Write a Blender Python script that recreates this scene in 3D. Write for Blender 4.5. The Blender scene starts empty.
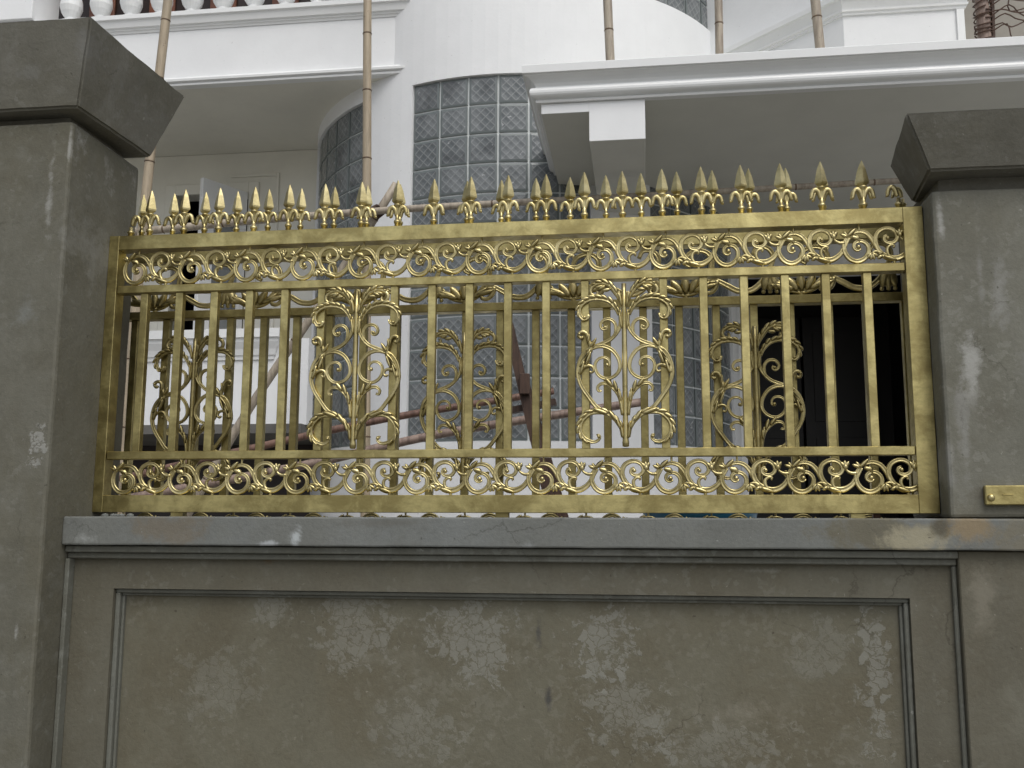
import bpy, bmesh, math, random
from mathutils import Vector, Matrix
random.seed(7)
sc = bpy.context.scene
COL = sc.collection
R = math.radians
U = 0.12                      # bar spacing of the fence panel (m)

# ------------------------------------------------------------------ objects
def origin(o):
    v = Vector((0, 0, 0))
    while o is not None:
        v += Vector(o.location); o = o.parent
    return v

def tag(o, label=None, cat=None, group=None, kind=None):
    if label: o['label'] = label
    if cat: o['category'] = cat
    if group: o['group'] = group
    if kind: o['kind'] = kind
    return o

def thing(name, loc, label, cat, group=None):
    o = bpy.data.objects.new(name, None); COL.objects.link(o)
    o.location = loc; o.empty_display_size = .05
    return tag(o, label, cat, group)

def obj(name, bm, mat, parent=None, loc=None, smooth=False):
    """one mesh object; the bmesh is in world coordinates"""
    base = origin(parent) if parent else Vector(loc or (0, 0, 0))
    bmesh.ops.recalc_face_normals(bm, faces=bm.faces[:])
    for v in bm.verts: v.co -= base
    me = bpy.data.meshes.new(name); bm.to_mesh(me); bm.free()
    if smooth:
        for p in me.polygons: p.use_smooth = True
    o = bpy.data.objects.new(name, me); COL.objects.link(o)
    if mat: me.materials.append(mat)
    if parent: o.parent = parent
    else: o.location = base
    return o

def copy_of(o, parent, off=(0, 0, 0), kids=True):
    c = o.copy(); COL.objects.link(c); c.parent = parent
    c.location = Vector(o.location) + Vector(off)
    if kids:
        for k in list(o.children): copy_of(k, c)
    return c

# ------------------------------------------------------------------ shapes
def box(bm, x0, x1, y0, y1, z0, z1, bev=0.0, seg=1):
    b = bm if bev == 0 else bmesh.new()
    vs = [b.verts.new(p) for p in ((x0,y0,z0),(x1,y0,z0),(x1,y1,z0),(x0,y1,z0),(x0,y0,z1),(x1,y0,z1),(x1,y1,z1),(x0,y1,z1))]
    for f in ((0,1,2,3),(4,5,6,7),(0,1,5,4),(1,2,6,5),(2,3,7,6),(3,0,4,7)): b.faces.new([vs[i] for i in f])
    if bev:
        bmesh.ops.recalc_face_normals(b, faces=b.faces[:])
        bmesh.ops.bevel(b, geom=b.edges[:], offset=bev, segments=seg, affect='EDGES', profile=.5)
        join(bm, b)
    return bm

def join(bm, b):
    me = bpy.data.meshes.new('tmp'); b.to_mesh(me); b.free(); bm.from_mesh(me); bpy.data.meshes.remove(me)

def BOX(*a, **k): return box(bmesh.new(), *a, **k)

def frustum(bm, lo, hi, bev=.008):
    b = bmesh.new()
    vs = [b.verts.new(p) for p in list(lo) + list(hi)]
    for f in ((0,1,2,3),(4,5,6,7),(0,1,5,4),(1,2,6,5),(2,3,7,6),(3,0,4,7)): b.faces.new([vs[i] for i in f])
    bmesh.ops.recalc_face_normals(b, faces=b.faces[:])
    if bev: bmesh.ops.bevel(b, geom=b.edges[:], offset=bev, segments=2, affect='EDGES')
    join(bm, b); return bm

def lerp_list(L, t):
    if not isinstance(L, (list, tuple)): return L
    n = len(L) - 1; s = min(max(t * n, 0), n - 1e-9); i = int(s)
    return L[i] + (L[i+1] - L[i]) * (s - i)

def spline(pts, step):
    """Catmull-Rom through the points, resampled to about `step`"""
    P = [Vector(p) for p in pts]
    if len(P) == 2: P = [P[0], (P[0]+P[1])/2, P[1]]
    P = [P[0]*2 - P[1]] + P + [P[-1]*2 - P[-2]]
    out = []
    for i in range(1, len(P) - 2):
        n = max(2, int((P[i+1]-P[i]).length / step + .5))
        for k in range(n):
            t = k / n; a, b, c, d = P[i-1], P[i], P[i+1], P[i+2]
            out.append(.5*((2*b) + (c-a)*t + (2*a-5*b+4*c-d)*t*t + (3*b-a-3*c+d)*t**3))
    out.append(P[-2]); return out

def strap(bm, pts2, w, y0, dep=.006, groove=True, step=.006, fat=1.45):
    """flat cast strap in the XZ plane: half width w, lying at y0, a groove along its front and back"""
    S = spline([(p[0], 0, p[1]) for p in pts2], step); n = len(S)
    if groove: prof = [(-1,0),(-.78,-.9),(-.42,-.95),(0,-.35),(.42,-.95),(.78,-.9),(1,0),(.7,.95),(0,.8),(-.7,.95)]
    else: prof = [(-1,0),(-.75,-.75),(0,-1),(.75,-.75),(1,0),(.75,.75),(0,1),(-.75,.75)]
    rings = []
    for i, p in enumerate(S):
        t = (S[min(i+1,n-1)] - S[max(i-1,0)]); t.normalize()
        nx, nz = -t.z, t.x; ww = lerp_list(w, i/(n-1))*fat; dd = dep * (0.45 + .55*min(1, ww/fat/(max(w) if isinstance(w,(list,tuple)) else w)))
        rings.append([bm.verts.new((p.x + nx*ww*a, y0 + dd*b, p.z + nz*ww*a)) for a, b in prof])
    m = len(prof)
    for i in range(n-1):
        for k in range(m):
            bm.faces.new((rings[i][k], rings[i][(k+1)%m], rings[i+1][(k+1)%m], rings[i+1][k]))
    bm.faces.new(rings[0]); bm.faces.new(rings[-1])
    return S

def blob(bm, x, y, z, r, ry=None, seg=8):
    b = bmesh.new(); bmesh.ops.create_uvsphere(b, u_segments=seg, v_segments=max(5, seg-2), radius=1)
    for v in b.verts: v.co = Vector((x + v.co.x*r, y + v.co.y*(ry or r), z + v.co.z*r))
    join(bm, b)

def leaf(bm, x, z, ang, L, W, y0, T=.005, bend=0.0):
    """pointed cast lobe with a ridge down its middle"""
    rows = []; n = 6
    for i in range(n+1):
        t = i/n; a = ang + bend*t
        px, pz = x + math.cos(ang + bend*t*.5)*L*t, z + math.sin(ang + bend*t*.5)*L*t
        w = W * (math.sin(math.pi * (t*.86 + .10))**.8 if t < 1 else .08)
        nx, nz = -math.sin(a), math.cos(a)
        rows.append([bm.verts.new((px+nx*w, y0, pz+nz*w)), bm.verts.new((px+nx*w*.4, y0-T, pz+nz*w*.4)), bm.verts.new((px-nx*w*.4, y0-T, pz-nz*w*.4)),
                     bm.verts.new((px-nx*w, y0, pz-nz*w)), bm.verts.new((px, y0+T, pz))])
    for i in range(n):
        for k in range(5): bm.faces.new((rows[i][k], rows[i][(k+1)%5], rows[i+1][(k+1)%5], rows[i+1][k]))
    bm.faces.new(rows[0]); bm.faces.new(rows[-1])

def rope(bm, pts2, n, L, W, side, y0, ang=.55, t0=.08, t1=.95, T=.006):
    """overlapping acanthus lobes along the outer side of a curve"""
    S = spline([(p[0], 0, p[1]) for p in pts2], .004); m = len(S)
    for k in range(n):
        i = int((t0 + (t1-t0)*k/(n-1)) * (m-1)); i = min(max(i, 1), m-2)
        t = S[i+1] - S[i-1]; t.normalize(); a = math.atan2(t.z, t.x)
        f = math.sin(math.pi*(.15 + .8*k/(n-1)))**.5
        leaf(bm, S[i].x - t.z*side*.0030, S[i].z + t.x*side*.0030, a + side*ang*.62, L*f*1.15, W*f*1.3, y0-.005, T, bend=-side*.45)

def tube(bm, pts, r, sides=8, step=.05, cap=True):
    S = spline(pts, step) if len(pts) > 2 else [Vector(p) for p in pts]
    n = len(S); rings = []; up = Vector((0,1,0))
    for i, p in enumerate(S):
        t = (S[min(i+1,n-1)] - S[max(i-1,0)]).normalized()
        a = t.cross(up); a = a.normalized() if a.length > 1e-4 else t.cross(Vector((1,0,0))).normalized(); b = t.cross(a)
        rr = lerp_list(r, i/(n-1))
        rings.append([bm.verts.new(p + a*rr*math.cos(2*math.pi*k/sides) + b*rr*math.sin(2*math.pi*k/sides)) for k in range(sides)])
    for i in range(n-1):
        for k in range(sides): bm.faces.new((rings[i][k], rings[i][(k+1)%sides], rings[i+1][(k+1)%sides], rings[i+1][k]))
    if cap: bm.faces.new(rings[0]); bm.faces.new(rings[-1])
    return bm

def lathe(bm, x, y, prof, seg=16, square=False, sy=1.0, rot=0.0):
    rings = []
    for z, r in prof:
        rings.append([bm.verts.new((x + r*math.cos(2*math.pi*(k+rot)/seg), y + sy*r*math.sin(2*math.pi*(k+rot)/seg), z)) for k in range(seg)])
    for i in range(len(rings)-1):
        for k in range(seg): bm.faces.new((rings[i][k], rings[i][(k+1)%seg], rings[i+1][(k+1)%seg], rings[i+1][k]))
    bm.faces.new(rings[0]); bm.faces.new(rings[-1])

# ------------------------------------------------------------------ materials
class N:
    def __init__(s, name):
        s.m = bpy.data.materials.new(name); s.m.use_nodes = True; s.t = s.m.node_tree
        s.b = s.t.nodes['Principled BSDF']
    def new(s, kind, **k):
        n = s.t.nodes.new(kind)
        for a, v in k.items(): setattr(n, a, v)
        return n
    def link(s, a, b): s.t.links.new(a, b)
    def put(s, sock, v):
        if hasattr(v, 'links') or isinstance(v, bpy.types.NodeSocket): s.link(v, sock)
        else: sock.default_value = v
    def pos(s): return s.new('ShaderNodeNewGeometry').outputs['Position']
    def mapping(s, v, scale=(1,1,1), loc=(0,0,0)):
        n = s.new('ShaderNodeMapping'); s.link(v, n.inputs[0]); n.inputs['Scale'].default_value = scale; n.inputs['Location'].default_value = loc; return n.outputs[0]
    def noise(s, v, scale, detail=6, rough=.6, dist=0.0):
        n = s.new('ShaderNodeTexNoise'); s.link(v, n.inputs['Vector']); n.inputs['Scale'].default_value = scale
        n.inputs['Detail'].default_value = detail; n.inputs['Roughness'].default_value = rough; n.inputs['Distortion'].default_value = dist
        return n.outputs['Fac']
    def rng(s, v, a, b, c=0.0, d=1.0, smooth=True):
        n = s.new('ShaderNodeMapRange', interpolation_type='SMOOTHSTEP' if smooth else 'LINEAR'); s.link(v, n.inputs['Value'])
        for i, x in zip(('From Min','From Max','To Min','To Max'), (a,b,c,d)): n.inputs[i].default_value = x
        return n.outputs['Result']
    def math(s, op, a, b=0.0, c=0.0):
        n = s.new('ShaderNodeMath', operation=op); s.put(n.inputs[0], a); s.put(n.inputs[1], b)
        if op in ('MULTIPLY_ADD',): s.put(n.inputs[2], c)
        return n.outputs[0]
    def mix(s, f, a, b, mode='MIX'):
        n = s.new('ShaderNodeMix', data_type='RGBA', blend_type=mode); s.put(n.inputs[0], f)
        for i, v in ((6, a), (7, b)):
            if isinstance(v, (tuple, list)): n.inputs[i].default_value = (*v[:3], 1)
            else: s.link(v, n.inputs[i])
        return n.outputs[2]
    def bump(s, h, strength, dist=.01, prev=None):
        n = s.new('ShaderNodeBump'); s.link(h, n.inputs['Height']); n.inputs['Strength'].default_value = strength; n.inputs['Distance'].default_value = dist
        if prev: s.link(prev, n.inputs['Normal'])
        return n.outputs[0]
    def done(s, col, rough=.7, metal=0.0, normal=None, spec=None):
        if isinstance(col, (tuple, list)): s.b.inputs['Base Color'].default_value = (*col[:3], 1)
        else: s.link(col, s.b.inputs['Base Color'])
        s.put(s.b.inputs['Roughness'], rough); s.put(s.b.inputs['Metallic'], metal)
        if normal: s.link(normal, s.b.inputs['Normal'])
        if spec is not None: s.b.inputs['Specular IOR Level'].default_value = spec
        return s.m

def concrete(name, base, brown, pale, patches=(), pale_amt=.5, streak=.5, flakes=0.0):
    """smeared cement render: brownish and grey clouds, vertical trowel streaks, whitish lime, hairline cracks"""
    m = N(name); P = m.pos()
    c = m.mix(m.rng(m.noise(P, 1.9, 9, .68, .5), .40, .60), base, brown)
    c = m.mix(m.rng(m.noise(P, 6.0, 8, .7, .8), .50, .72, 0, .55), c, tuple(x*.80 for x in brown))
    c = m.mix(m.math('MULTIPLY', m.rng(m.noise(m.mapping(P, (1,1,.22)), 9, 5, .6), .42, .72), streak), c, tuple(x*.72 for x in base))
    c = m.mix(m.math('MULTIPLY', m.rng(m.noise(P, 3.6, 9, .72, .6), .48, .70), pale_amt), c, pale)
    c = m.mix(m.rng(m.noise(m.mapping(P, (1,1,.6), (4,1,2)), 2.6, 9, .7, .8), .50, .68, 0, .45), c, tuple(x*.74 for x in brown))
    g = m.noise(P, 90, 4, .7)
    c = m.mix(.35, c, m.mix(g, tuple(x*.55 for x in base), tuple(min(1,x*1.5) for x in base)), 'MIX')
    wob = m.math('ADD', m.math('MULTIPLY', m.math('SUBTRACT', m.noise(P, 6.5, 8, .75, .4), .5), 1.7), m.math('ADD', m.math('MULTIPLY', m.math('SUBTRACT', m.noise(P, 34, 5, .7), .5), .5), .5))
    # irregular flakes: voronoi cells with warped borders, each cell pale or not at random
    nd = m.new('ShaderNodeTexNoise'); m.link(P, nd.inputs['Vector']); nd.inputs['Scale'].default_value = 11; nd.inputs['Detail'].default_value = 6; nd.inputs['Roughness'].default_value = .65
    va = m.new('ShaderNodeVectorMath', operation='MULTIPLY_ADD'); m.link(nd.outputs['Color'], va.inputs[0]); va.inputs[1].default_value = (.10,.10,.10); m.link(P, va.inputs[2])
    def cells(scale):
        v = m.new('ShaderNodeTexVoronoi', feature='F1'); m.link(va.outputs[0], v.inputs['Vector']); v.inputs['Scale'].default_value = scale
        e = m.new('ShaderNodeTexVoronoi', feature='DISTANCE_TO_EDGE'); m.link(va.outputs[0], e.inputs['Vector']); e.inputs['Scale'].default_value = scale
        sp = m.new('ShaderNodeSeparateXYZ'); m.link(v.outputs['Color'], sp.inputs[0])
        return sp.outputs[0], m.rng(e.outputs['Distance'], .01, .085, 1, 0)
    if flakes:
        rnd1, ed1 = cells(34); rnd2, ed2 = cells(66)
        amb = m.rng(m.noise(P, 3.1, 6, .7, .6), .44, .78, 0, flakes)
        f = m.math('MULTIPLY', m.rng(m.math('SUBTRACT', amb, rnd2), -.06, .06), .42)
        c = m.mix(f, c, pale)
    flk = None
    for (cx, cz, rx, rz, col, st, ck, thr) in patches:
        sx = m.new('ShaderNodeSeparateXYZ'); m.link(P, sx.inputs[0])
        dx = m.math('DIVIDE', m.math('SUBTRACT', sx.outputs[0], cx), rx); dz = m.math('DIVIDE', m.math('SUBTRACT', sx.outputs[2], cz), rz)
        d = m.math('SQRT', m.math('ADD', m.math('MULTIPLY', dx, dx), m.math('MULTIPLY', dz, dz)))
        if ck and flakes:
            q = m.math('SUBTRACT', m.math('ADD', m.math('SUBTRACT', 1.25, d), m.math('MULTIPLY', m.math('SUBTRACT', wob, .5), 1.6)), m.math('ADD', m.math('MULTIPLY', rnd1, .75), m.math('MULTIPLY', rnd2, .45)))
            fl = m.math('MULTIPLY', m.rng(q, -.10, .22), m.math('SUBTRACT', 1.0, m.math('MULTIPLY', ed1, .85)))
            f = m.math('MULTIPLY', fl, st*.85)
            flk = f if flk is None else m.math('MAXIMUM', flk, f)
            c = m.mix(f, c, m.mix(m.noise(P, 16, 4), tuple(x*.84 for x in col), tuple(x*1.12 for x in col)))
        else:
            e = m.math('ADD', m.math('MULTIPLY', d, -.55), m.math('ADD', wob, .12))
            c = m.mix(m.math('MULTIPLY', m.rng(e, thr, thr + .42), st), c, col)
    # fine cracks here and there
    ce = m.new('ShaderNodeTexVoronoi', feature='DISTANCE_TO_EDGE'); m.link(va.outputs[0], ce.inputs['Vector']); ce.inputs['Scale'].default_value = 3.4
    ck_ = m.math('MULTIPLY', m.rng(ce.outputs['Distance'], .0, .012, 1, 0), m.rng(m.noise(P, 2.3, 5, .6), .52, .66, 0, .6))
    c = m.mix(ck_, c, tuple(x*.5 for x in brown))
    # pin holes and specks
    c = m.mix(m.rng(m.noise(P, 62, 2, .5), .73, .77, 0, .6), c, tuple(x*.45 for x in brown))
    c = m.mix(m.rng(m.noise(m.mapping(P, (1,1,1), (3,5,7)), 48, 3, .6), .70, .76, 0, .55), c, tuple(x*1.55 for x in pale))
    h = m.math('ADD', m.math('MULTIPLY', m.noise(P, 14, 8, .65), .7), m.math('MULTIPLY', g, .3))
    if flk is not None: h = m.math('ADD', h, m.math('MULTIPLY', flk, .5))
    r = m.rng(m.noise(P, 3, 5), .3, .7, .62, .85)
    return m.done(c, r, 0, m.bump(h, .35, .012), .3)

PALE = (.225, .224, .195)
M = {}
M['panel'] = concrete('cement_render_panel', (0.134,0.126,0.092), (0.108,0.093,0.060), (0.173,0.165,0.131), [
    (.86,-.31,.16,.17,PALE,.55,True,.27), (1.22,-.34,.16,.17,PALE,.7,True,.25), (1.60,-.36,.13,.12,PALE,.75,True,.24), (1.68,-.55,.15,.14,PALE,.55,True,.27),
    (2.36,-.44,.055,.27,PALE,.75,True,.26), (2.0,-.55,.25,.10,(.22,.205,.165),.5,False,.28), (.62,-.28,.08,.06,PALE,.5,True,.25), (1.42,-.33,.02,.10,(.06,.06,.058),.8,False,.22),
    (1.45,-.52,.016,.05,(.05,.05,.05),.8,False,.2), (1.05,-.60,.2,.10,PALE,.4,True,.3), (1.95,-.63,.22,.08,PALE,.4,True,.3), (.45,-.50,.14,.14,PALE,.3,True,.3), (2.22,-.36,.10,.10,PALE,.35,True,.3)], .60, .45, .74)
M['border'] = concrete('cement_render_border', (0.124,0.117,0.089), (0.099,0.088,0.061), (0.167,0.163,0.135), [
    (2.64,-.22,.06,.20,(.20,.185,.145),.6,False,.25), (2.72,-.5,.12,.22,(.17,.165,.13),.5,False,.28), (.60,-.13,.05,.03,(.12,.075,.035),.6,False,.22),
    (2.05,-.150,.16,.018,PALE,.55,False,.3), (2.2,-.13,.05,.03,(.12,.075,.035),.4,False,.25)], .3, .5, .25)
M['mould'] = concrete('cement_moulding', (.140,.143,.122), (.108,.106,.084), (.215,.22,.20), (), .8, .5, .3)
M['ledge'] = concrete('cement_ledge', (0.163,0.172,0.166), (0.136,0.138,0.122), (0.207,0.214,0.202), [
    (.30,-.04,.16,.055,(.15,.115,.07),.5,False,0.02), (.71,-.06,.030,.045,(.42,.45,.46),.85,False,.2), (.62,-.083,.05,.014,(.38,.40,.41),.8,False,.22), (.05,-.07,.07,.03,(.32,.33,.32),.7,False,.2),
    (2.36,-.045,.17,.07,(.125,.112,.075),.8,False,-0.02), (2.47,-.055,.12,.05,(.31,.285,.20),.85,False,0.04), (2.53,-.028,.035,.04,(.085,.075,.052),.9,False,0.02), (2.62,-.03,.08,.06,(.25,.185,.10),.75,False,0.02),
    (2.80,-.05,.20,.07,(.16,.145,.105),.8,False,-0.01), (2.80,-.05,.05,.05,(.27,.27,.24),.8,False,.25), (1.4,-.085,.05,.02,(.26,.27,.27),.6,False,.25), (1.0,-.02,.2,.02,(.12,.115,.10),.5,False,.2)], .25, .35)
M['pillar'] = concrete('cement_pillar', (0.129,0.125,0.100), (0.101,0.093,0.065), (0.172,0.170,0.146), [
    (-.095,1.0,.022,.30,(.30,.30,.28),.7,False,.28), (-.042,1.15,.010,.16,(.30,.30,.28),.8,False,.22), (-.033,.85,.04,.20,(.24,.24,.22),.5,False,.30),
    (-.08,.20,.035,.09,(.30,.30,.28),.8,True,.26), (-.10,-.35,.012,.05,(.30,.30,.28),.8,False,.22), (-.16,-.37,.015,.04,(.27,.27,.25),.6,False,.22), (-.15,.62,.10,.12,(.19,.20,.19),.5,False,.25)], .75, .6, .3)
M['pillar2'] = concrete('cement_pillar_grey', (0.155,0.153,0.126), (0.118,0.111,0.081), (0.212,0.211,0.183), [
    (2.66,.42,.045,.20,(.34,.34,.32),.8,False,.22), (2.75,.62,.05,.22,(.26,.26,.245),.6,False,.22), (2.63,.22,.03,.25,(.25,.25,.235),.6,False,.22), (2.7,.30,.10,.10,(.095,.085,.065),.5,False,.25), (2.60,.86,.018,.10,(.34,.34,.32),.75,False,.25), (2.70,.7,.02,.25,(.24,.24,.225),.5,False,.25), (2.58,.14,.03,.14,(.27,.27,.25),.6,False,.24),
    (2.85,.42,.12,.16,(.22,.22,.21),.5,False,.24), (2.66,.06,.08,.04,(.10,.085,.06),.5,False,.25)], .75, .6, .3)
M['cap'] = concrete('cement_cap', (0.141,0.136,0.113), (0.111,0.104,0.077), (0.188,0.184,0.164), [(.02,1.45,.05,.12,(.2,.2,.195),.4,False,.28), (-.16,1.38,.09,.05,(.19,.19,.175),.45,False,.25)], .8, .5, .2)

def gold(name, hi, lo, rough=.36):
    m = N(name); P = m.pos()
    f = m.rng(m.noise(P, 8, 8, .68, .4), .66, .38)
    c = m.mix(f, hi, lo)
    s = m.rng(m.noise(m.mapping(P, (.35,1,1)), 55, 4, .6), .45, .75)
    c = m.mix(m.math('MULTIPLY', s, .35), c, tuple(x*.6 for x in lo))
    c = m.mix(m.rng(m.noise(P, 22, 5, .6), .6, .8, 0, .55), c, tuple(min(1,x*1.3) for x in hi))
    c = m.mix(m.rng(m.noise(P, 5, 7, .75, .8), .61, .74, 0, .5), c, (.095,.070,.026))
    h = m.noise(P, 160, 3, .6)
    return m.done(c, m.rng(m.noise(P, 30, 4), .3, .7, rough-.05, rough+.10), .96, m.bump(h, .12, .004))
M['gold'] = gold('brass_paint', (.60,.515,.235), (.335,.275,.115), .34)
M['goldcast'] = gold('brass_casting', (.65,.56,.295), (.40,.335,.155), .32)
M['goldspear'] = gold('brass_spear_casting', (.64,.555,.30), (.42,.35,.165), .38)
M['golddull'] = gold('brass_paint_weathered', (.50,.43,.195), (.28,.23,.095), .38)
M['golddullcast'] = gold('brass_casting_weathered', (.57,.485,.245), (.34,.285,.13), .35)

def paint(name, col, var=.06, rough=.55, dirt=0.0):
    m = N(name); P = m.pos()
    c = m.mix(m.rng(m.noise(P, 2.2, 7, .65), .35, .7), col, tuple(x*(1-var) for x in col))
    if dirt:
        c = m.mix(m.rng(m.noise(m.mapping(P, (1,1,.12)), 6, 6, .7), .58, .8, 0, dirt), c, tuple(x*.72 for x in col))
        c = m.mix(m.rng(m.noise(P, 45, 2, .5), .735, .76, 0, dirt*1.5), c, tuple(x*.35 for x in col))
    return m.done(c, rough, 0, m.bump(m.noise(P, 40, 6, .6), .12, .006))
M['white'] = paint('white_wall_paint', (.80,.81,.82), .05, .6, .18)
M['trim'] = paint('white_trim_gloss', (.80,.81,.81), .04, .28, .12)
M['cream'] = paint('cream_soffit_paint', (.76,.745,.67), .08, .6, .1)
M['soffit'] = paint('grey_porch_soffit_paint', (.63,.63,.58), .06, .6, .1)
M['slab'] = paint('raw_slab', (.14,.135,.125), .3, .8, .3)
M['shadewall'] = paint('shaded_beige_wall', (.30,.28,.245), .2, .8, .3)  # beige side wall, its shade put into the colour as a darker tone
M['darkwood_shade'] = paint('dark_wood_and_shade', (.020,.009,.006), .5, .4, .0)
M['blackwood'] = paint('black_stained_wood', (.006,.004,.0035), .5, .5, .0)
M['redwood'] = paint('red_brown_wood', (.17,.060,.030), .45, .4)
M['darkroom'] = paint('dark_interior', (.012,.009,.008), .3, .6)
M['mortar'] = paint('window_mortar', (.74,.77,.77), .08, .7)
M['blueplastic'] = paint('blue_plastic', (.012,.10,.17), .15, .35)

def bamboo(name, a, b, rough=.5):
    m = N(name); P = m.pos()
    c = m.mix(m.rng(m.noise(m.mapping(P, (6,6,.8)), 7, 6, .65), .35, .68), a, b)
    c = m.mix(m.rng(m.noise(P, 26, 4, .7), .62, .74, 0, .6), c, tuple(x*.35 for x in b))
    return m.done(c, rough, 0, m.bump(m.noise(m.mapping(P, (40,40,3)), 8, 4), .2, .004))
M['bamboo'] = bamboo('bamboo_tan', (.40,.325,.23), (.29,.24,.17))
M['bamboogrey'] = bamboo('bamboo_grey', (.40,.345,.27), (.24,.20,.16))
M['bamboobrown'] = bamboo('bamboo_brown', (.20,.115,.085), (.085,.045,.033))
M['bamboopink'] = bamboo('bamboo_pinkish', (.30,.22,.18), (.16,.11,.09))
M['timber'] = bamboo('old_timber', (.075,.040,.025), (.032,.016,.010), .65)
M['node'] = bamboo('bamboo_node', (.15,.10,.06), (.08,.05,.03))
M['wire'] = paint('brown_wire', (.07,.035,.022), .4, .5)

def glassblock():
    m = N('glass_block')
    uv = m.new('ShaderNodeUVMap').outputs[0]
    sp = m.new('ShaderNodeSeparateXYZ'); m.link(uv, sp.inputs[0])
    a = m.math('ADD', sp.outputs[0], sp.outputs[1]); b = m.math('SUBTRACT', sp.outputs[0], sp.outputs[1])
    def tri(x): return m.math('ABSOLUTE', m.math('SUBTRACT', m.math('FRACT', m.math('MULTIPLY', x, 2.5)), .5))
    h = m.math('ADD', tri(a), tri(b)); ln = m.math('MAXIMUM', tri(a), tri(b))
    P = m.pos()
    n1 = m.noise(P, 3.6, 6, .65, .4)
    c = m.mix(m.rng(n1, .36, .66), (.108,.120,.125), (.195,.208,.214))
    c = m.mix(m.rng(ln, .36, .50, 0, .55), c, (.30,.312,.315))
    v = m.new('ShaderNodeTexVoronoi', feature='F1'); m.link(m.mapping(uv, (5,5,5)), v.inputs['Vector']); v.inputs['Scale'].default_value = 1
    c = m.mix(m.rng(m.noise(P, 2.6, 4, .6), .52, .66, 0, .55), c, (.04,.041,.044))
    c = m.mix(m.rng(m.noise(P, 24, 3, .6), .66, .72, 0, .6), c, (.55,.56,.57))
    return m.done(c, .22, 0, m.bump(h, .30, .012), .5)
M['glass'] = glassblock()
g = N('glass_block_rim'); M['rim'] = g.done((.13,.15,.15), .3, 0, None, .6)

def asphalt():
    m = N('street_concrete'); P = m.pos()
    c = m.mix(m.noise(P, 3, 8, .7), (.20,.195,.175), (.27,.26,.235))
    return m.done(c, .85, 0, m.bump(m.noise(P, 120, 3), .4, .01))
M['asphalt'] = asphalt()
M['yard'] = paint('yard_concrete', (.27,.26,.235), .35, .85, .3)

# ------------------------------------------------------------------ ground
bm = bmesh.new()
vs = [bm.verts.new(p) for p in ((-400,-400,-1.5),(400,-400,-1.5),(400,400,-1.5),(-400,400,-1.5))]; bm.faces.new(vs)
tag(obj('street', bm, M['asphalt']), kind='structure')
tag(obj('yard_ground', BOX(-6, 9, .34, 14, -1.495, -.9), M['yard']), kind='structure')

from mathutils import noise as mnoise
def weather(o, cell=.035, amp=.0022, f=9.0, seed=0.0):
    '''slightly wavy, worn cement: cut the faces up and push the points about'''
    bm = bmesh.new(); bm.from_mesh(o.data); base = origin(o)
    for ax in range(3):
        lo = min(v.co[ax] for v in bm.verts); hi = max(v.co[ax] for v in bm.verts); n = int((hi-lo)/cell)
        for k in range(1, min(n, 90)):
            pl = Vector((0,0,0)); pl[ax] = lo + (hi-lo)*k/min(n, 90); no = Vector((0,0,0)); no[ax] = 1
            bmesh.ops.bisect_plane(bm, geom=bm.verts[:]+bm.edges[:]+bm.faces[:], plane_co=pl, plane_no=no)
    for v in bm.verts:
        p = (v.co + base)*f + Vector((seed, 0, 0)); d = mnoise.noise_vector(p) + .5*mnoise.noise_vector(p*2.7)
        v.co += d*amp
    bm.to_mesh(o.data); bm.free()
    for p in o.data.polygons: p.use_smooth = False
# ------------------------------------------------------------------ boundary wall
wall = obj('boundary_wall', BOX(-.50, 4.2, -.03, .33, -1.5, -.094), M['border'], loc=(1.3,-.03,-1.5))
tag(wall, 'low cement wall with a recessed panel under the brass fence', 'wall')
bm = bmesh.new()
box(bm, 2.579, 4.2, -.130, -.0302, -1.5, -.0915, .003)            # plain pier to the right
box(bm, -.0348, 2.5788, -.098, -.0302, -.222, -.0915, 0)          # border: top band, two sides
box(bm, -.0348, .112, -.098, -.0302, -1.5, -.2222, 0)
box(bm, 2.455, 2.5788, -.098, -.0302, -1.5, -.2222, 0)
obj('panel_border', bm, M['border'], wall)
bm = bmesh.new()                                                   # outer stepped moulding
box(bm, -.0348, 2.578, -.136, -.0982, -.112, -.0917, .003); box(bm, -.0348, 2.578, -.119, -.0984, -.131, -.1122, .003)
box(bm, -.0346, -.020, -.132, -.0983, -1.5, -.1314, .003); box(bm, 2.566, 2.5786, -.112, -.0983, -1.5, -.1314, .003)
obj('outer_moulding', bm, M['mould'], wall)
bm = bmesh.new()                                                   # inner stepped moulding
box(bm, .1122, 2.4548, -.086, -.0303, -.2355, -.2223, .003); box(bm, .1124, .127, -.086, -.0303, -1.5, -.2357, .003); box(bm, 2.441, 2.4546, -.086, -.0303, -1.5, -.2357, .003)
box(bm, .1272, 2.4408, -.072, -.0305, -.244, -.2358, .002); box(bm, .1272, .135, -.072, -.0305, -1.5, -.2442, .002); box(bm, 2.432, 2.4408, -.072, -.0305, -1.5, -.2442, .002)
obj('inner_moulding', bm, M['mould'], wall)
obj('panel', BOX(.1355, 2.4315, -.060, -.0306, -1.5, -.2444), M['panel'], wall)
weather(obj('ledge', BOX(-.0345, 3.4, -.157, .20, -.0895, -.0035, .005, seg=2), M['ledge'], wall), .03, .0012, 11)

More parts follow.
